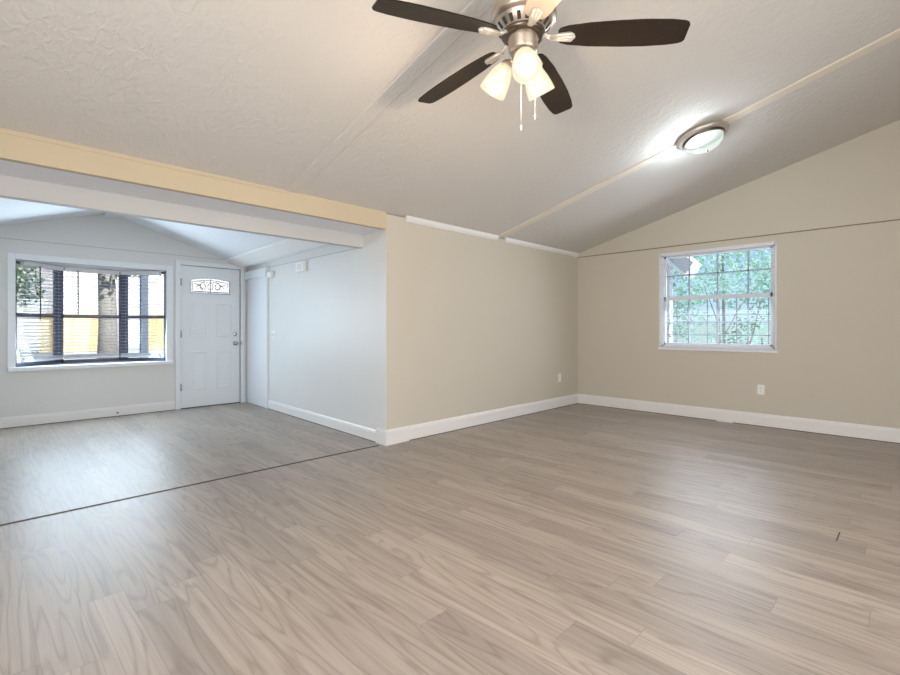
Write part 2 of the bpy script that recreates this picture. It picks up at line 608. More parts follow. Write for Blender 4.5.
m.prism([(XJ - 0.014, Y0 + 0.0005, 0.132), (XJ + 0.01, Y0 + 0.0005, 0.132), (XJ + 0.01, 3.90, 0.132), (xw(3.9) - 0.016, 3.90, 0.132)], (0, 0, 0.018))
struct(m.build('baseboard_entry', TRIMW))
m = M()
baseboard(m, (XEL, YF, 0), (1.976, YF, 0), (0, -1, 0), 0.128)
struct(m.build('baseboard_front', TRIMW))
# dark gaps under the loose boards
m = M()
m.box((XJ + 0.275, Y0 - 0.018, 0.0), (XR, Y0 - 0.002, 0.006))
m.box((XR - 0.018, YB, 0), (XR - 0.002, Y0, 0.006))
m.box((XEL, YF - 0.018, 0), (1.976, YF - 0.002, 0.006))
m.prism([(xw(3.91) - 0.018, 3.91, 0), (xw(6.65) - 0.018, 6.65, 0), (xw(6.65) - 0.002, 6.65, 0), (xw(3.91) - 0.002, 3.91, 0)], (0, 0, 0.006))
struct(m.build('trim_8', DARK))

# ceiling battens and cove strips on partition
ny = V((0, SL, 1)).normalized()


def batten(x0, x1, name):
    m = M()
    y0, y1 = YB, Y0 - 0.001
    t = 0.005 if name == 'trim_9' else 0.010
    m.prism([(x0, y0, zc(y0) - t), (x0 + 0.008, y0, zc(y0) - t - 0.003), (x1 - 0.008, y0, zc(y0) - t - 0.003), (x1, y0, zc(y0) - t), (x1, y0, zc(y0) + 0.01), (x0, y0, zc(y0) + 0.01)], V((0, y1 - y0, zc(y1) - zc(y0))))
    return struct(m.build(name, BATT if name != 'trim_9' else CEIL))


batten(1.812, 1.925, 'trim_9')
batten(4.578, 4.695, 'trim_10')


def cove(x0, x1, name):
    m = M()
    z = ZT
    m.prism([(x0, Y0, z - 0.058), (x0, Y0 - 0.012, z - 0.056), (x0, Y0 - 0.030, z - 0.03), (x0, Y0 - 0.036, z + 0.004), (x0, Y0, z + 0.006)], (x1 - x0, 0, 0))
    struct(m.build(name, TRIMW))


cove(3.10, 4.575, 'trim_11')
cove(4.725, XR - 0.01, 'trim_12')
# lumpy caulked lip left of the first batten
struct(M().box((XL, Y0 - 0.006, ZT - 0.026), (1.85, Y0, ZT + 0.002), 0.003).build('trim_13', HEAD))

struct(M().box((3.30, 0.318, 0.0), (3.45, 0.324, 0.0012)).build('trim_16', DARK))
# transition strip between the two rooms
m = M().prism([(XEL, 3.822, 0), (2.80, 3.776, 0), (2.80, 3.789, 0), (XEL, 3.836, 0)], (0, 0, 0.004))
tag(m.build('threshold_strip', DARK), 'thin dark threshold strip crossing the floor under the wide opening', 'threshold')

# ------------------------------------------------------------------ side window (window_2)
w2 = thing('window_2', 'x', 'x', (XR, (WY0 + WY1) / 2, WZ0))
del w2['label'], w2['category']
struct(w2)
m = M()
fx0, fx1 = XR + 0.035, XR + 0.085
f = 0.045
m.box((fx0, WY0, WZ0), (fx1, WY0 + f, WZ1))
m.box((fx0, WY1 - f, WZ0), (fx1, WY1, WZ1))
m.box((fx0, WY0, WZ1 - f), (fx1, WY1, WZ1))
m.box((fx0, WY0, WZ0), (fx1, WY1, WZ0 + f))
# drywall-return liner
m.box((XR + 0.001, WY0 + 0.001, WZ0), (fx0, WY0 + 0.012, WZ1))
m.box((XR + 0.001, WY1 - 0.012, WZ0), (fx0, WY1 - 0.001, WZ1))
m.box((XR + 0.001, WY0, WZ1 - 0.012), (fx0, WY1, WZ1 - 0.001))
m.build('window_frame', VINYL, w2)
m = M().box((XR - 0.022, WY0 - 0.012, WZ0 - 0.018), (fx0, WY1 + 0.012, WZ0 + 0.008), 0.004)
m.build('window_sill', VINYL, w2)
ZM = 1.543
yl = [2.148, 1.811, 1.474]
for nm, z0, z1, xx in (('upper_sash', ZM - 0.01, WZ1 - f, XR + 0.062), ('lower_sash', WZ0 + f, ZM + 0.036, XR + 0.046)):
    m = M()
    a, b = WY0 + f, WY1 - f
    s = 0.022
    m.box((xx, a, z0), (xx + 0.02, a + s, z1))
    m.box((xx, b - s, z0), (xx + 0.02, b, z1))
    m.box((xx, a, z1 - (s if nm == 'upper_sash' else 0.05)), (xx + 0.02, b, z1))
    m.box((xx, a, z0), (xx + 0.02, b, z0 + (0.05 if nm == 'upper_sash' else 0.03)))
    sash = m.build(nm, VINYL, w2)
    m = M()
    for y in yl:
        m.box((xx + 0.004, y - 0.009, z0), (xx + 0.016, y + 0.009, z1))
    zz = 1.86 if nm == 'upper_sash' else 1.235
    m.box((xx + 0.004, a, zz - 0.008), (xx + 0.016, b, zz + 0.008))
    m.build('muntins', paint('muntin_grey', (0.42, 0.46, 0.56), 0.5, 0), sash)
    M().box((xx + 0.008, a, z0), (xx + 0.011, b, z1)).build('pane', GLASS, sash)

# mini blind with open slats
bl = thing('mini_blind', 'white mini blind with open thin slats hanging in the small right window', 'window blind', (XR + 0.018, (WY0 + WY1) / 2, WZ1 - 0.03))
a, b = WY0 + 0.02, WY1 - 0.02
M().box((XR + 0.006, a, WZ1 - 0.040), (XR + 0.031, b, WZ1 - 0.013), 0.002).build('headrail', SLAT, bl)
m = M()
z = WZ1 - 0.055
while z > WZ0 + 0.045:
    m.prism([(XR + 0.008, a, z - 0.0012), (XR + 0.0185, a, z + 0.0012), (XR + 0.029, a, z - 0.0012), (XR + 0.0185, a, z + 0.0005)], (0, b - a, 0))
    z -= 0.0225
m.build('slats', SLAT, bl)
M().box((XR + 0.008, a, WZ0 + 0.012), (XR + 0.029, b, WZ0 + 0.030), 0.003).build('bottom_rail', SLAT, bl)

# ------------------------------------------------------------------ bay window (window_1)
w1 = thing('window_1', 'x', 'x', ((BX0 + BX1) / 2, YF, BZ0))
del w1['label'], w1['category']
struct(w1)
P = [V((0.302, 7.545, 0)), V((0.762, 7.985, 0)), V((1.438, 7.985, 0)), V((1.884, 7.545, 0))]
# casing
m = M()
cw = 0.070
m.box((BX0 - cw, YF - 0.02, 0.66), (BX0, YF, BZ1 + cw), 0.003)
m.box((BX1, YF - 0.02, 0.66), (BX1 + 0.085, YF, BZ1 + cw), 0.003)
m.box((BX0, YF - 0.02, BZ1), (BX1, YF, BZ1 + cw), 0.003)
m.build('casing', WHITE, w1)
m = M()
m.box((BX0 - 0.07, YF - 0.055, 0.655), (BX1 + 0.08, YF, 0.700), 0.005)
m.prism([(BX0, YF, 0.66), (BX1, YF, 0.66), P[3] + V((0.05, 0.06, 0.66)), P[2] + V((0.03, 0.08, 0.66)), P[1] + V((-0.03, 0.08, 0.66)), P[0] + V((-0.05, 0.06, 0.66))], (0, 0, 0.04))
m.build('window_sill', WHITE, w1)
m = M()
m.prism([(BX0, YF + 0.02, BZ1), (BX1, YF + 0.02, BZ1), P[3] + V((0.05, 0.06, BZ1)), P[2] + V((0.03, 0.08, BZ1)), P[1] + V((-0.03, 0.08, BZ1)), P[0] + V((-0.05, 0.06, BZ1))], (0, 0, 0.08))
m.build('bay_soffit', WHITE, w1)
m = M()
m.prism([(BX0, YF + 0.02, BZ1 + 0.08), (BX1, YF + 0.02, BZ1 + 0.08), P[3] + V((0.1, 0.1, BZ1 + 0.08)), P[2] + V((0.06, 0.16, BZ1 + 0.08)), P[1] + V((-0.06, 0.16, BZ1 + 0.08)), P[0] + V((-0.1, 0.1, BZ1 + 0.08))], (0, 0, 0.06))
m.build('bay_roof', WHITE, w1)
m = M()
m.box((BX0 - 0.02, YF + 0.1, 0.66), (BX0 + 0.002, YF + 0.13, BZ1))
m.box((BX1 - 0.002, YF + 0.1, 0.66), (BX1 + 0.02, YF + 0.13, BZ1))
m.build('bay_return', WHITE, w1)
zs0, zs1 = 0.700, 1.955
ZMB = 1.317
for i, nm in enumerate(('left_unit', 'centre_unit', 'right_unit')):
    p, q = P[i], P[i + 1]
    d = (q - p)
    L = d.length
    d.normalize()
    n = V((-d.y, d.x, 0))   # outward
    if n.y < 0:
        n = -n
    up = V((0, 0, 1))
    m = M()

    def bar(s0, s1, z0, z1, t=0.022, off=0.0):
        m.obox(p + d * (s0 + s1) / 2 + n * off + up * (z0 + z1) / 2, d, n, up, (s1 - s0) / 2, t, (z1 - z0) / 2)
    bar(0, 0.012 if i == 0 else (0.035 if i == 1 else 0.075), zs0, zs1)
    bar(L - (0.012 if i == 2 else (0.035 if i == 1 else 0.075)), L, zs0, zs1)
    bar(0, L, zs0, zs0 + 0.040)
    bar(0, L, zs1 - 0.03, zs1)
    bar(0, L, ZMB - 0.022, ZMB + 0.022)
    u = m.build(nm, BRONZE, w1)
    m = M()
    m.obox(p + d * L / 2 + up * (zs0 + zs1) / 2, d, n, up, L / 2 - 0.02, 0.003, (zs1 - zs0) / 2 - 0.02)
    m.build('pane', GLASS, u)
# corner posts
m = M()
for c in P[1:3]:
    m.lathe([(0, 0), (0.035, 0), (0.035, zs1 - zs0), (0, zs1 - zs0)], c + V((0, 0.01, zs0)), seg=12, smooth=False)
m.build('corner_posts', BRONZE, w1)

BL_LABEL = ['white venetian blind on the left angled side of the bay window', 'white venetian blind on the middle pane of the bay window', 'white venetian blind on the right angled side, nearest the front door']
for i in range(3):
    p, q = P[i], P[i + 1]
    d = (q - p).normalized()
    n = V((-d.y, d.x, 0))
    if n.y < 0:
        n = -n
    up = V((0, 0, 1))
    s0, s1 = (0.03, 0.10) if i == 0 else ((0.055, 0.055) if i == 1 else (0.10, 0.03))
    p2, q2 = p + d * s0 - n * 0.062, q - d * s1 - n * 0.062
    if i == 0:
        q2 = q - d * 0.041 - n * 0.062
        p2 = p + d * 0.055 - n * 0.050
    if i == 1:
        p2 = p + d * 0.041 - n * 0.062
        q2 = q - d * 0.041 - n * 0.062
    if i == 2:
        p2 = p + d * 0.041 - n * 0.062
        q2 = q - d * 0.055 - n * 0.050
    c = (p2 + q2) / 2
    L = (q2 - p2).length
    d = (q2 - p2).normalized()
    n = V((-d.y, d.x, 0))
    if n.y < 0:
        n = -n
    root = thing('venetian_blind', BL_LABEL[i], 'window blind', (c.x, c.y, 1.94), 'venetian blinds in the bay window')
    M().obox(c + up * 1.930, d, n, up, L / 2, 0.027, 0.026, 0.003).build('headrail', SLAT, root)
    m = M()
    z = 1.885
    w = 0.024
    zlow = 0.815
    while z > zlow:
        m.prism([c - d * L / 2 + n * (-w) + up * (z - 0.002), c - d * L / 2 + up * (z + 0.0022), c - d * L / 2 + n * w + up * (z - 0.002), c - d * L / 2 + up * (z + 0.0002)], d * L)
        z -= 0.0435
    for k in range(5):
        zz = zlow - 0.005 - k * 0.006
        m.obox(c + up * zz, d, n, up, L / 2, w, 0.0018)
    m.build('slats', SLAT, root)
    M().obox(c + up * 0.768, d, n, up, L / 2, 0.026, 0.014, 0.004).build('bottom_rail', SLAT, root)
    m = M()
    for t in (-0.36, 0.36):
        for s in (-1, 1):
            m.tube([c + d * L * t + n * s * 0.0265 + up * 1.91, c + d * L * t + n * s * 0.0265 + up * 0.79], 0.0012, 5)
    m.build('ladder_cords', SLAT, root)
    if i < 2:
        t = -0.5 + (0.36 if i == 0 else 0.23)
        b0 = c + d * L * t - n * 0.034
        M().tube([b0 + up * 1.915, b0 - n * 0.006 + up * (1.345 if i else 1.27)], 0.0075, 6).build('tilt_wand', CORD, root)
    if i == 0:
        b0 = c + d * L * (-0.22) - n * 0.040
        m = M().tube([b0 + up * 1.91 - d * 0.02, b0 - d * 0.03 + up * 1.70, b0 + up * 1.60], 0.0022, 5)
        m.lathe([(0, 0), (0.012, 0.004), (0.009, 0.03), (0.003, 0.045), (0, 0.046)], b0 + up * 1.555, seg=10)
        m.build('pull_cord', CORD, root)

# ------------------------------------------------------------------ front door (door_1)
d1 = thing('door_1', 'x', 'x', ((DX0 + DX1) / 2, YF, 0))
del d1['label'], d1['category']
struct(d1)
m = M()
m.box((DX0 - 0.068, YF - 0.018, 0), (DX0, YF + 0.06, DZ1 + 0.062), 0.003)
m.box((DX1, YF - 0.018, 0), (DX1 + 0.062, YF + 0.06, DZ1 + 0.062), 0.003)
m.box((DX0, YF - 0.018, DZ1), (DX1, YF + 0.06, DZ1 + 0.062), 0.003)
m.build('door_casing', WHITE, d1)
# slab: cut for the fan lite
lx0, lx1, lz0, lz1, lzc = 2.185, 2.735, 1.675, 1.865, 1.905
yd = YF + 0.012
m = M()
sx0, sx1, sz1 = DX0 + 0.006, DX1 - 0.006, DZ1 - 0.008


def arc(x):
    t = (x - (lx0 + lx1) / 2) / ((lx1 - lx0) / 2)
    return lz1 + (lzc - lz1) * (1 - t * t)


m.box((sx0, yd, 0.010), (sx1, yd + 0.042, lz0))
m.box((sx0, yd, lz0), (lx0, yd + 0.042, sz1))
m.box((lx1, yd, lz0), (sx1, yd + 0.042, sz1))
NA = 14
for i in range(NA):
    xa, xb = lx0 + (lx1 - lx0) * i / NA, lx0 + (lx1 - lx0) * (i + 1) / NA
    m.prism([(xa, yd, arc(xa)), (xb, yd, arc(xb)), (xb, yd, sz1), (xa, yd, sz1)], (0, 0.042, 0))
slab = m.build('door_slab', WHITE, d1)


# embossed panels
def emb(m, x0, x1, z0, z1):
    o, i = 0.030, 0.010
    y = yd
    for (a, b) in (((x0, z0), (x1, z0)), ((x1, z0), (x1, z1)), ((x1, z1), (x0, z1)), ((x0, z1), (x0, z0))):
        A, B = V((a[0], y, a[1])), V((b[0], y, b[1]))
        dd = (B - A).normalized()
        inn = V((-dd.z, 0, dd.x))
        # sloped moulding ridge
        sec = [(0.0, 0.0005), (0.004, -0.006), (0.012, -0.007), (0.020, -0.002), (0.022, 0.0005)]
        m.prism([A + inn * s + V((0, h, 0)) for s, h in sec], B - A)
    m.box((x0 + 0.045, y - 0.005, z0 + 0.045), (x1 - 0.045, y + 0.004, z1 - 0.045), 0.004)


m = M()
for (x0, x1) in ((2.185, 2.405), (2.545, 2.765)):
    emb(m, x0, x1, 1.03, 1.535)
    emb(m, x0, x1, 0.26, 0.815)
m.build('embossed_panels', WHITE, slab)
# lite frame, leaded glass
m = M()
tf = 0.016
pts = [V((lx0, yd - 0.008, lz0)), V((lx1, yd - 0.008, lz0))] + [V((lx1 - (lx1 - lx0) * i / NA, yd - 0.008, arc(lx1 - (lx1 - lx0) * i / NA))) for i in range(NA + 1)]
m.tube(pts + [pts[0], pts[1]], 0.010, 6)
lite = m.build('lite_frame', WHITE, d1)
m = M()
fr = [(lx0, lz0), (lx1, lz0)] + [(lx1 - (lx1 - lx0) * i / NA, arc(lx1 - (lx1 - lx0) * i / NA)) for i in range(NA + 1)]
m.prism([(x, yd + 0.018, z) for x, z in fr], (0, 0.004, 0))
k = N('obscure_glass')
tr = k.n('ShaderNodeBsdfTransparent', None, Color=(0.95, 0.97, 0.97))
tl = k.n('ShaderNodeBsdfTranslucent', None, Color=(0.95, 0.97, 0.97))
mx = k.n('ShaderNodeMixShader', None, i0=0.25, i1=tr.outputs[0], i2=tl.outputs[0])
k.t.links.new(mx.outputs[0], k.out.inputs['Surface'])
m.build('lite_glass', k.m, lite)
m = M()
cx = (lx0 + lx1) / 2
yy = yd + 0.012
LEAD = paint('lead_came', (0.22, 0.23, 0.25), 0.5, 0)
m.tube([(cx, yy, lz0 + 0.01), (cx, yy, lzc - 0.01)], 0.0055, 6)
ins = 0.026
ip = [(lx0 + ins, lz0 + ins), (lx1 - ins, lz0 + ins)] + [(lx1 - ins - (lx1 - lx0 - 2 * ins) * i / NA, arc(lx1 - ins - (lx1 - lx0 - 2 * ins) * i / NA) - 0.034) for i in range(NA + 1)]
m.tube([(x, yy, z) for x, z in ip] + [(ip[0][0], yy, ip[0][1])], 0.0055, 6)
for dx in (-0.105, 0, 0.105):
    zc0 = 1.785
    m.tube([(cx + dx + 0.036 * math.sin(a) * (1 - 0.25 * math.cos(a)), yy, zc0 + 0.052 * math.cos(a)) for a in [2 * math.pi * i / 16 for i in range(17)]], 0.0055, 6)
for s in (-1, 1):
    m.tube([(cx + s * 0.10, yy, 1.735), (cx + s * 0.16, yy, 1.80), (cx + s * 0.225, yy, 1.82)], 0.0055, 6)
    m.tube([(cx + s * 0.04, yy, 1.84), (cx + s * 0.09, yy, 1.85), (cx + s * 0.2, yy, 1.76)], 0.0055, 6)
m.build('lead_came', LEAD, lite)
# hardware
for z in (1.82, 1.075, 0.31):
    m = M().box((DX0 - 0.006, YF - 0.022, z - 0.05), (DX0 + 0.012, YF + 0.012, z + 0.05), 0.002)
    m.lathe([(0, 0), (0.007, 0), (0.007, 0.1), (0, 0.1)], (DX0 + 0.002, YF - 0.022, z - 0.05), seg=10)
    m.build('hinge', CHROME, d1)
m = M().lathe([(0, 0), (0.033, 0), (0.031, 0.008), (0.014, 0.012), (0.012, 0.03), (0.024, 0.038), (0.030, 0.052), (0.024, 0.066), (0, 0.07)], (2.815, yd, 0.925), (0, -1, 0), 24)
m.build('door_knob', CHROME, d1)
m = M().lathe([(0, 0), (0.031, 0), (0.029, 0.010), (0.02, 0.016), (0, 0.017)], (2.815, yd, 1.065), (0, -1, 0), 24)
m.box((2.812, yd - 0.032, 1.052), (2.818, yd - 0.012, 1.078), 0.001)
m.build('deadbolt', CHROME, d1)
m = M().box((DX1 - 0.004, YF - 0.021, 0.90), (DX1 + 0.016, YF - 0.015, 0.955), 0.001)
m.build('strike_plate', CHROME, d1)
struct(M().box((DX0, YF - 0.005, 0), (DX1, YF + 0.06, 0.009)).build('trim_14', DARK))

# ------------------------------------------------------------------ closet door on the entry's right wall (door_2)
d2 = thing('door_2', 'x', 'x', (xw(7.05), 7.05, 0))
del d2['label'], d2['category']
struct(d2)


def onwall(m, ya, yb, za, zb, t, t0=0.0, bev=0.003):
    m.prism([(xw(ya) - t0, ya, za), (xw(yb) - t0, yb, za), (xw(yb) - t0 - t, yb, za), (xw(ya) - t0 - t, ya, za)], (0, 0, zb - za), bev)


m = M()
onwall(m, 6.67, 7.33, 0.005, 1.97, 0.030)
sl2 = m.build('door_slab', WHITE, d2)
m = M()
onwall(m, 6.665, 6.695, 0.0, 2.0, 0.036)
m.build('door_edge_trim', WHITE, d2)
m = M()
onwall(m, 6.645, 7.47, 1.915, 2.035, 0.055)
m.build('header_board', WHITE, d2)
m = M()
onwall(m, 7.34, 7.46, 0.0, 1.93, 0.022)
m.build('door_casing', WHITE, d2)

# small things on the wall
m = M()
onwall(m, 6.47, 6.60, 1.880, 1.955, 0.055, 0, 0.004)
o = m.build('sensor_box', PLASTIC)
tag(o, 'tiny white box on the wall at the top corner of the closet door', 'sensor')
root = thing('door_chime', 'white square door chime high on the entry side wall', 'door chime', (xw(5.6), 5.6, 1.94))
m = M()
onwall(m, 5.47, 5.68, 1.875, 2.0, 0.050, 0, 0.006)
m.build('cover', PLASTIC, root)
m = M()
for kx in range(4):
    onwall(m, 5.53 + kx * 0.028, 5.538 + kx * 0.028, 1.90, 1.975, 0.0015, 0.050, 0)
m.build('grille', paint('chime_grille', (0.62, 0.62, 0.62), 0.5, 0), root)
root = thing('light_switch', 'white light switch plate beside the closet door in the entry', 'light switch', (xw(6.5), 6.5, 1.06))
m = M()
onwall(m, 6.43, 6.56, 1.005, 1.125, 0.007, 0, 0.003)
m.build('plate', PLASTIC, root)
for yy2 in (6.468, 6.522):
    m = M()
    onwall(m, yy2 - 0.006, yy2 + 0.006, 1.052, 1.078, 0.012, 0.006, 0.002)
    m.build('toggle', PLASTIC, root)


# outlets
def outlet(label, c, ux, n):
    c, ux, n = V(c), V(ux), V(n)
    up = V((0, 0, 1))
    root = thing('wall_outlet', label, 'outlet', c, 'electrical outlets')
    M().obox(c + n * 0.004, ux, n, up, 0.036, 0.004, 0.058, 0.003).build('cover_plate', PLASTIC, root)
    for s in (-1, 1):
        r = M().obox(c + n * 0.0085 + up * 0.022 * s, ux, n, up, 0.0165, 0.0025, 0.0155, 0.002).build('receptacle', PLASTIC, root)
        m = M()
        for t in (-0.006, 0.006):
            m.obox(c + n * 0.0112 + up * (0.022 * s + 0.003) + ux * t, ux, n, up, 0.0012, 0.0004, 0.004)
        m.obox(c + n * 0.0112 + up * (0.022 * s - 0.007), ux, n, up, 0.002, 0.0004, 0.002)
        m.build('slots', SLOT, r)
    M().lathe([(0, 0), (0.003, 0), (0.002, 0.0015), (0, 0.002)], c + n * 0.0085, n, 8).build('screw', NICKEL, root)


outlet('white outlet under the small window on the right wall', (XR, 1.33, 0.432), (0, 1, 0), (-1, 0, 0))
outlet('white outlet on the partition wall near the far corner', (6.02, Y0, 0.435), (1, 0, 0), (0, -1, 0))
m = M().lathe([(0, 0), (0.011, 0), (0.011, 0.004), (0.006, 0.005), (0.005, 0.022), (0, 0.024)], (1.303, YF - 0.0155, 0.045), (0, -1, 0), 12)
tag(m.build('cable_jack', paint('dark_jack', (0.05, 0.05, 0.05), 0.4, 0)), 'tiny dark cable jack in the baseboard under the bay window', 'cable jack')

# ------------------------------------------------------------------ ceiling fan
FX, FY, FZ = 1.86, 1.356, 2.565
ztop = zc(FY)
fan = thing('ceiling_fan', 'five blade ceiling fan with three lit shades hanging from the sloped ceiling', 'ceiling fan', (FX, FY, FZ))
cax = V((0, -SL, -1)).normalized()
m = M().lathe([(0.085, -0.002), (0.085, 0.012), (0.078, 0.035), (0.05, 0.060), (0.022, 0.068), (0, 0.068)], (FX, FY, ztop - 0.012), cax, 36)
m.build('canopy', NICKEL, fan)
M().lathe([(0.016, -0.02), (0.016, ztop - 2.75)], (FX, FY, 2.735), (0, 0, 1), 16).build('downrod', NICKEL, fan)
hz = 2.600
prof = [(0.022, 0.175), (0.035, 0.165), (0.040, 0.145), (0.095, 0.130), (0.140, 0.105), (0.156, 0.075), (0.160, 0.050), (0.156, 0.036), (0.146, 0.030)]
hous = M().lathe(prof + [(0.138, 0.024)], (FX, FY, hz), (0, 0, 1), 48).build('motor_housing', NICKEL, fan)
# vented lower bowl: dark core with pale ribs
bowl = M().lathe([(0.138, 0.024), (0.134, 0.012), (0.100, -0.026), (0.092, -0.030), (0, -0.030)], (FX, FY, hz), (0, 0, 1), 48).build('vent_bowl', NICKEL, fan)
m = M()
NR = 20
for i in range(NR):
    a = 2 * math.pi * (i + 0.5) / NR
    e = V((math.cos(a), math.sin(a), 0))
    t = V((-math.sin(a), math.cos(a), 0))
    A = V((FX, FY, hz)) + e * 0.131 + V((0, 0, 0.009))
    B = V((FX, FY, hz)) + e * 0.108 + V((0, 0, -0.017))
    dn = (B - A).normalized()
    nn = dn.cross(t)
    m.obox((A + B) / 2, t, dn, nn, 0.0085, (B - A).length / 2, 0.0015, 0.001)
m.build('vent_slots', SLOT, bowl)
M().lathe([(0.090, -0.020), (0.104, -0.022), (0.106, -0.030), (0.100, -0.040), (0.085, -0.044), (0, -0.044)], (FX, FY, hz), (0, 0, 1), 48).build('lower_ring', NICKEL_D, fan)
M().lathe([(0.072, 0.0), (0.074, -0.012), (0.070, -0.02), (0.070, -0.062), (0.064, -0.072), (0.03, -0.078), (0, -0.078)], (FX, FY, hz - 0.042), (0, 0, 1), 40).build('switch_housing', NICKEL, fan)

R = 0.742
DROOP = -0.061
PITCH = math.radians(-12)
for k in range(5):
    th = math.radians(160.5 - 72 * k)
    e = V((math.cos(th), math.sin(th), DROOP / R)).normalized()
    t0 = V((-math.sin(th), math.cos(th), 0))
    n0 = e.cross(t0)
    if n0.z < 0:
        n0 = -n0
    t = (t0 * math.cos(PITCH) + n0 * math.sin(PITCH)).normalized()
    n = e.cross(t)
    if n.z < 0:
        n = -n
    O = V((FX, FY, FZ))
    # blade outline (s along e, half width w)
    out = [(0.165, 0.028), (0.175, 0.042), (0.21, 0.054), (0.31, 0.067), (0.45, 0.074), (0.56, 0.075), (0.66, 0.070), (0.715, 0.062), (0.732, 0.054), (0.740, 0.042)]
    up_e = [(s, w) for s, w in out]
    pts = [O + e * s + t * w for s, w in up_e] + [O + e * s - t * w for s, w in reversed(up_e)]
    m = M().prism([p - n * 0.0035 for p in pts], n * 0.007)
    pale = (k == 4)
    bld = m.build('blade', BLADE_P if pale else BLADE, fan, 'blade in a paler colour, the one pointing towards the viewer' if pale else None)
    # blade iron: arm + three-lobed plate below the blade
    m = M()
    hub = V((FX, FY, hz - 0.034))
    e0 = V((math.cos(th), math.sin(th), 0))
    A0 = hub + e0 * 0.085
    C0 = O + e * 0.152 - n * 0.010
    q = [A0, A0 + e0 * 0.022 - V((0, 0, 0.006)), (A0 + C0) / 2 - V((0, 0, 0.006)), C0]
    for s in (-1, 1):
        m.tube([pq + t * s * (0.003 + 0.006 * j / 3) for j, pq in enumerate(q)], 0.0070, 8)
    for s in (-1, 0, 1):
        a1 = C0 - e * 0.02 + t * s * 0.006
        a2 = C0 + e * 0.03 + t * s * 0.014
        a3 = C0 + e * (0.085 if s == 0 else 0.074) + t * s * 0.017
        m.tube([a1, a2, a3], 0.0085, 10, 0.0095)
        m.ball(a3, 0.0095, 2, (1, 1, 0.8))
    pl = [(-0.02, 0.010), (0.03, 0.022), (0.07, 0.025), (0.09, 0.012)]
    m.prism([C0 + e * s + t * w for s, w in pl] + [C0 + e * s - t * w for s, w in reversed(pl)], n * 0.006)
    m.build('blade_iron', CREAM, bld)

# light kit
kit = M().lathe([(0.05, 0.0), (0.056, -0.008), (0.050, -0.03), (0.028, -0.046), (0.010, -0.056), (0, -0.058)], (FX, FY, hz - 0.118), (0, 0, 1), 32)
kit = kit.build('light_kit', NICKEL, fan)
LK = V((FX - 0.010, FY + 0.010, hz - 0.150))
for j, az in enumerate((229, 109, 349)):
    a = math.radians(az)
    e = V((math.cos(a), math.sin(a), 0))
    ax = (e * 0.54 + V((0, 0, -0.84))).normalized()
    top = LK + e * 0.064 + V((0, 0, 0.002))
    m = M().tube([LK + e * 0.03 + V((0, 0, -0.005)), LK + e * 0.06 + V((0, 0, 0.016)), top - ax * 0.005], 0.009, 10)
    m.lathe([(0, -0.012), (0.018, -0.01), (0.027, 0.005), (0.029, 0.025), (0.027, 0.028), (0, 0.028)], top, ax, 24)
    arm = m.build('lamp_arm', NICKEL, fan)
    sp = [(0.027, 0.012), (0.036, 0.022), (0.048, 0.045), (0.058, 0.080), (0.065, 0.118), (0.068, 0.150), (0.066, 0.152), (0.063, 0.148), (0.060, 0.118), (0.053, 0.080), (0.044, 0.048), (0.030, 0.026)]
    sh = M().lathe(sp, top, ax, 36).build('lamp_shade', SHADE, fan)
    bm_ = M().lathe([(0, 0.03), (0.014, 0.035), (0.018, 0.055), (0.040, 0.085), (0.050, 0.108), (0.046, 0.130), (0.03, 0.141), (0, 0.145)], top, ax, 20)
    bm_.build('bulb', SHADE_R, sh)
    ld = bpy.data.lights.new('fan_bulb_light', 'POINT')
    ld.energy = 25.0
    ld.color = (1.0, 0.77, 0.50)
    ld.shadow_soft_size = 0.035
    lo = bpy.data.objects.new('fan_bulb_light', ld)
    COL.objects.link(lo)
    lo.location = top + ax * 0.150
for (dx, dy, zt_, zl) in ((-0.030, -0.01, hz - 0.13, 2.112), (0.055, -0.03, hz - 0.12, 2.185)):
    m = M()
    x, y = FX + dx, FY + dy
    m.tube([(x, y, zt_), (x, y, zl)], 0.0018, 6)
    m.lathe([(0, 0), (0.004, 0.004), (0.004, 0.02), (0.002, 0.028), (0, 0.03)], (x, y, zl - 0.015), seg=8)
    m.build('pull_chain', CREAM, fan)

# ------------------------------------------------------------------ flush ceiling light on the second batten
LX, LY = 4.655, 1.40
LC = V((LX, LY, zc(LY) - 0.014))
lx = thing('flush_ceiling_light', 'round flush dome ceiling light with metal rim glowing on the ceiling batten', 'ceiling light', LC)
M().lathe([(0, -0.004), (0.214, -0.004), (0.216, 0.003), (0.210, 0.020), (0.202, 0.030), (0, 0.030)], LC, cax, 56).build('pan', paint('pan_metal', (0.62, 0.57, 0.52), 0.35, 0, metal=0.7), lx)
M().lathe([(0.146, 0.028), (0.176, 0.028), (0.177, 0.040), (0.170, 0.050), (0.160, 0.050), (0.152, 0.040)], LC, cax, 56).build('rim', NICKEL_D, lx)
dome = M().lathe([(0.160, 0.044), (0.158, 0.062), (0.145, 0.090), (0.118, 0.116), (0.085, 0.134), (0.04, 0.143), (0, 0.145)], LC, cax, 48).build('dome', DOMEG, lx)
M().lathe([(0, 0), (0.012, 0.002), (0.010, 0.012), (0.006, 0.022), (0, 0.026)], LC + cax * 0.142, cax, 16).build('finial', NICKEL_D, lx)
BO = V((-0.035, 0.060, -SL * 0.060))
M().lathe([(0, 0), (0.02, 0.004), (0.028, 0.03), (0.022, 0.052), (0, 0.06)], LC + cax * 0.035 + BO, cax, 16).build('bulb', emit_mat('led_bulb', (0.95, 1.0, 1.0), 3.0), lx)
ld = bpy.data.lights.new('flush_bulb_light', 'POINT')
ld.energy = 36.0
ld.color = (0.78, 0.91, 1.0)
ld.shadow_soft_size = 0.05
lo = bpy.data.objects.new('flush_bulb_light', ld)
COL.objects.link(lo)
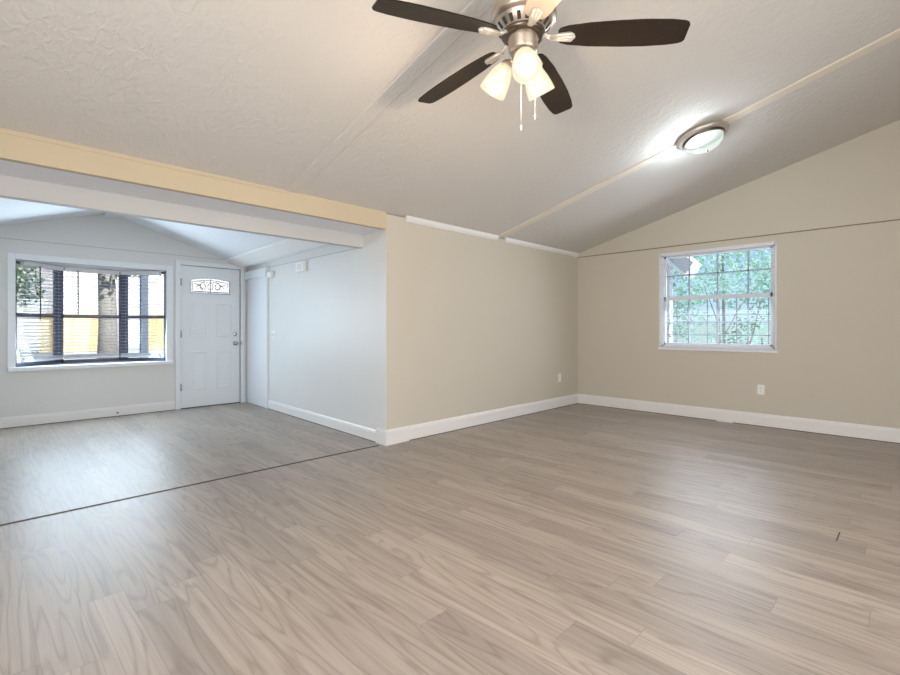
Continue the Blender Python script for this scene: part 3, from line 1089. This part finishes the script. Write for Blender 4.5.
lo.location = LC + cax * 0.128 + BO

# ------------------------------------------------------------------ outside
GRASS = paint('pale_driveway', (0.38, 0.38, 0.37), 0.9, 0)
m = M()
m.prism([(-30, YF + 0.25, -0.15), (-30, 12, -0.1), (-30, 19.5, 0.36), (-30, 45, 0.45), (-30, 45, -0.5), (-30, YF + 0.25, -0.5)], (70, 0, 0))
struct(m.build('ground', GRASS))
m = M().box((XR + 0.3, -20, -0.5), (40, YF + 0.25, -0.15))
struct(m.build('ground_side', paint('lawn', (0.70, 0.76, 0.72), 0.9, 0)))
FEN = paint('yellow_fence_boards', (0.52, 0.385, 0.20), 0.8, 0.0, var=0.08)


def fence(x0, x1, y, zb_, zt_, label):
    root = thing('board_fence', label, 'fence', ((x0 + x1) / 2, y, zb_), 'yellow board fences across the street')
    m = M()
    x = x0
    while x < x1 - 0.02:
        m.box((x, y, zb_), (min(x + 0.135, x1), y + 0.02, zt_))
        x += 0.142
    m.build('boards', FEN, root)
    m = M().box((x0, y + 0.02, zb_ + 0.2), (x1, y + 0.06, zb_ + 0.28)).box((x0, y + 0.02, zt_ - 0.28), (x1, y + 0.06, zt_ - 0.2))
    m.build('rails', FEN, root)


fence(1.40, 3.10, 20.0, 0.37, 1.66, 'yellow board fence seen through the left and middle bay panes')
fence(4.40, 8.0, 20.0, 0.37, 1.66, 'yellow board fence seen through the right bay pane')
hs = thing('neighbour_house', 'pale sided house across the street beyond the bay window', 'house', (5, 27, 0.4))
SID = paint('white_siding', (0.62, 0.58, 0.58), 0.8, 0)
m = M().box((-4, 27, 0.38), (14, 33, 6.1))
for i in range(30):
    m.box((-4, 26.97, 0.5 + i * 0.185), (14, 27, 0.5 + i * 0.185 + 0.16))
m.build('wall', SID, hs)
m = M().prism([(-4.5, 26.4, 6.1), (-4.5, 33.6, 6.1), (-4.5, 30, 7.6)], (19, 0, 0))
m.build('roof', paint('grey_shingles', (0.45, 0.43, 0.42), 0.9, 0), hs)
# porch post and beam
m = M().box((2.00, 9.55, -0.12), (2.11, 9.66, 2.30))
tag(m.build('porch_post', paint('blue_grey_post', (0.10, 0.12, 0.165), 0.6, 0)), 'blue grey porch post standing outside the right bay pane', 'post')
m = M().box((1.2, 9.50, 2.30), (4.5, 9.71, 2.5))
tag(m.build('porch_beam', WHITE), 'white porch beam resting on the post outside', 'beam')


def leaves(m, c, r, n, size, rng, sc=(1, 1, 1)):
    bm = m.bm
    for _ in range(n):
        while True:
            p = V((rng.uniform(-1, 1), rng.uniform(-1, 1), rng.uniform(-1, 1)))
            if p.length < 1:
                break
        p = V((p.x * sc[0], p.y * sc[1], p.z * sc[2])) * r + V(c)
        a = V((rng.gauss(0, 1), rng.gauss(0, 1), rng.gauss(0, 1))).normalized()
        b = a.orthogonal().normalized()
        s = size * rng.uniform(0.6, 1.3)
        v = [bm.verts.new(p + a * s), bm.verts.new(p + b * s * 0.45), bm.verts.new(p - a * s), bm.verts.new(p - b * s * 0.45)]
        bm.faces.new(v)


BARK = paint('grey_bark', (0.26, 0.23, 0.21), 0.9, 0.6, 12, 0.15, dist=0.02)
LEAF_A = leaf_mat('green_leaves', (0.10, 0.20, 0.07), (0.22, 0.36, 0.14))
LEAF_B = leaf_mat('bluegreen_leaves', (0.20, 0.38, 0.31), (0.46, 0.66, 0.58))
LEAF_C = leaf_mat('dark_leaves', (0.06, 0.14, 0.10), (0.16, 0.30, 0.22))


def tree(name, label, base, h, tr, crowns, lm, nl, size, seed, cat='tree', branches=()):
    rng = random.Random(seed)
    root = thing(name, label, cat, base)
    b = V(base)
    m = M()
    m.tube([b + V((0, 0, -0.1)), b + V((0.03, 0.02, h * 0.4)), b + V((-0.02, 0.04, h))], tr, 12, tr * 0.7)
    for pts, r in branches:
        m.tube([b + V(p) for p in pts], r, 7, r * 0.5)
    m.build('trunk', BARK, root)
    m = M()
    for c, r, sc in crowns:
        leaves(m, b + V(c), r, int(nl * r * r), size, rng, sc)
    m.build('foliage', lm, root)
    return root


tree('shade_tree', 'thick grey tree trunk with green crown beyond the middle bay pane', (2.06, 13.0, -0.05), 3.2, 0.21,
     [((0.3, 0, 3.0), 1.1, (1, 1, 0.6)), ((-0.9, 0.4, 3.1), 1.0, (1, 1, 0.6))], LEAF_A, 700, 0.09, 3)
tree('shrub_tree', 'small leafy green tree seen at the left end of the bay window', (0.55, 15.5, 0.1), 2.0, 0.05,
     [((0.25, 0, 2.05), 0.55, (0.8, 1, 0.9)), ((0.0, 0.3, 2.7), 0.5, (1, 1, 0.8))], LEAF_A, 900, 0.07, 5)
# trees outside the side window
tree('garden_tree', 'leafy blue green tree with thin branches filling the small right window', (10.2, 2.75, -0.15), 2.0, 0.035,
     [((0, 0.25, 1.05), 0.55, (1, 0.8, 1)), ((0.2, -0.25, 2.15), 0.55, (1, 1, 0.6)), ((0.3, 0.30, 2.25), 0.5, (1, 1, 0.6)), ((0.4, -0.8, 2.45), 0.6, (1, 1, 0.5))],
     LEAF_B, 900, 0.042, 7, branches=[([(0, 0, 1.0), (0.1, -0.3, 1.7), (0.2, -0.7, 2.3)], 0.011), ([(0, 0, 1.3), (0, 0.2, 1.9), (0.1, 0.4, 2.4)], 0.011)])
tree('garden_shrub', 'dark leafy shrub at the lower right of the small right window', (8.7, 2.08, -0.15), 1.0, 0.03,
     [((0, 0.05, 1.0), 0.28, (1, 0.8, 1)), ((0.1, -0.25, 1.55), 0.25, (0.8, 0.6, 1.1)), ((0.0, -0.05, 1.30), 0.2, (1, 1, 1))], LEAF_C, 1500, 0.035, 11, 'shrub',
     branches=[([(0, 0, 0.5), (0.0, -0.2, 1.2), (0.1, -0.3, 1.8)], 0.016)])
tree('garden_shrub', 'dark leafy shrub at the lower left of the small right window, below the eave', (8.55, 3.02, -0.15), 0.9, 0.025,
     [((0, 0, 1.15), 0.33, (1, 0.8, 1.1)), ((0.05, -0.12, 1.6), 0.26, (1, 0.8, 1))], LEAF_C, 900, 0.038, 23, 'shrub')
tree('palm_shrub', 'pale green spreading bush at the right edge of the small window', (12.6, 2.50, -0.15), 1.1, 0.03,
     [((0, 0, 1.35), 0.5, (1, 1, 0.8)), ((0.3, 0.45, 0.9), 0.45, (1, 1, 0.8))], LEAF_B, 500, 0.06, 13, 'shrub')
tree('far_tree', 'tall pale tree in the distance behind the small right window', (16.0, 4.2, -0.15), 3.5, 0.05,
     [((0, 0, 3.2), 1.9, (1, 1.2, 0.7)), ((0, -2.2, 2.6), 1.4, (1, 1, 0.8)), ((0, 1.8, 2.0), 1.3, (1, 1, 0.8))], LEAF_B, 330, 0.12, 17)
# neighbouring eave at the upper left of the side window
ev = thing('neighbour_eave', 'white gabled eave of a neighbouring house at the top left of the small window', 'house eave', (9.0, 4.0, 0))
EAV = paint('lavender_white_siding', (0.60, 0.58, 0.64), 0.7, 0)
m = M().prism([(9.0, 3.26, -0.15), (9.0, 4.6, -0.15), (9.0, 4.6, 3.6), (9.0, 3.26, 2.35)], (0.15, 0, 0))
m.build('wall', EAV, ev)
m = M().prism([(8.75, 2.92, 2.07), (8.75, 2.78, 2.30), (8.75, 4.4, 3.97), (8.75, 4.4, 3.60)], (0.45, 0, 0))
m.build('roof', EAV, ev)
m = M().prism([(8.72, 2.92, 2.05), (8.72, 2.89, 2.10), (8.72, 4.4, 3.65), (8.72, 4.4, 3.58)], (0.03, 0, 0))
m.build('fascia', WHITE, ev)
# grille outside the side window
m = M()
gx = XR + 0.24
for y in (2.36, 1.98, 1.64, 1.30):
    m.box((gx, y - 0.006, WZ0 - 0.06), (gx + 0.012, y + 0.006, 1.60))
for z in (1.07, 1.33, 1.58):
    m.box((gx, WY0 - 0.1, z - 0.006), (gx + 0.012, WY1 + 0.1, z + 0.006))
for y in (WY0 - 0.1, WY1 + 0.1):
    for z in (1.07, 1.58):
        m.box((XR + T - 0.005, y - 0.008, z - 0.008), (gx + 0.012, y + 0.008, z + 0.008))
tag(m.build('window_grille', paint('grille_grey', (0.25, 0.27, 0.30), 0.5, 0)), 'thin grey bar grille outside the lower half of the small window', 'grille')
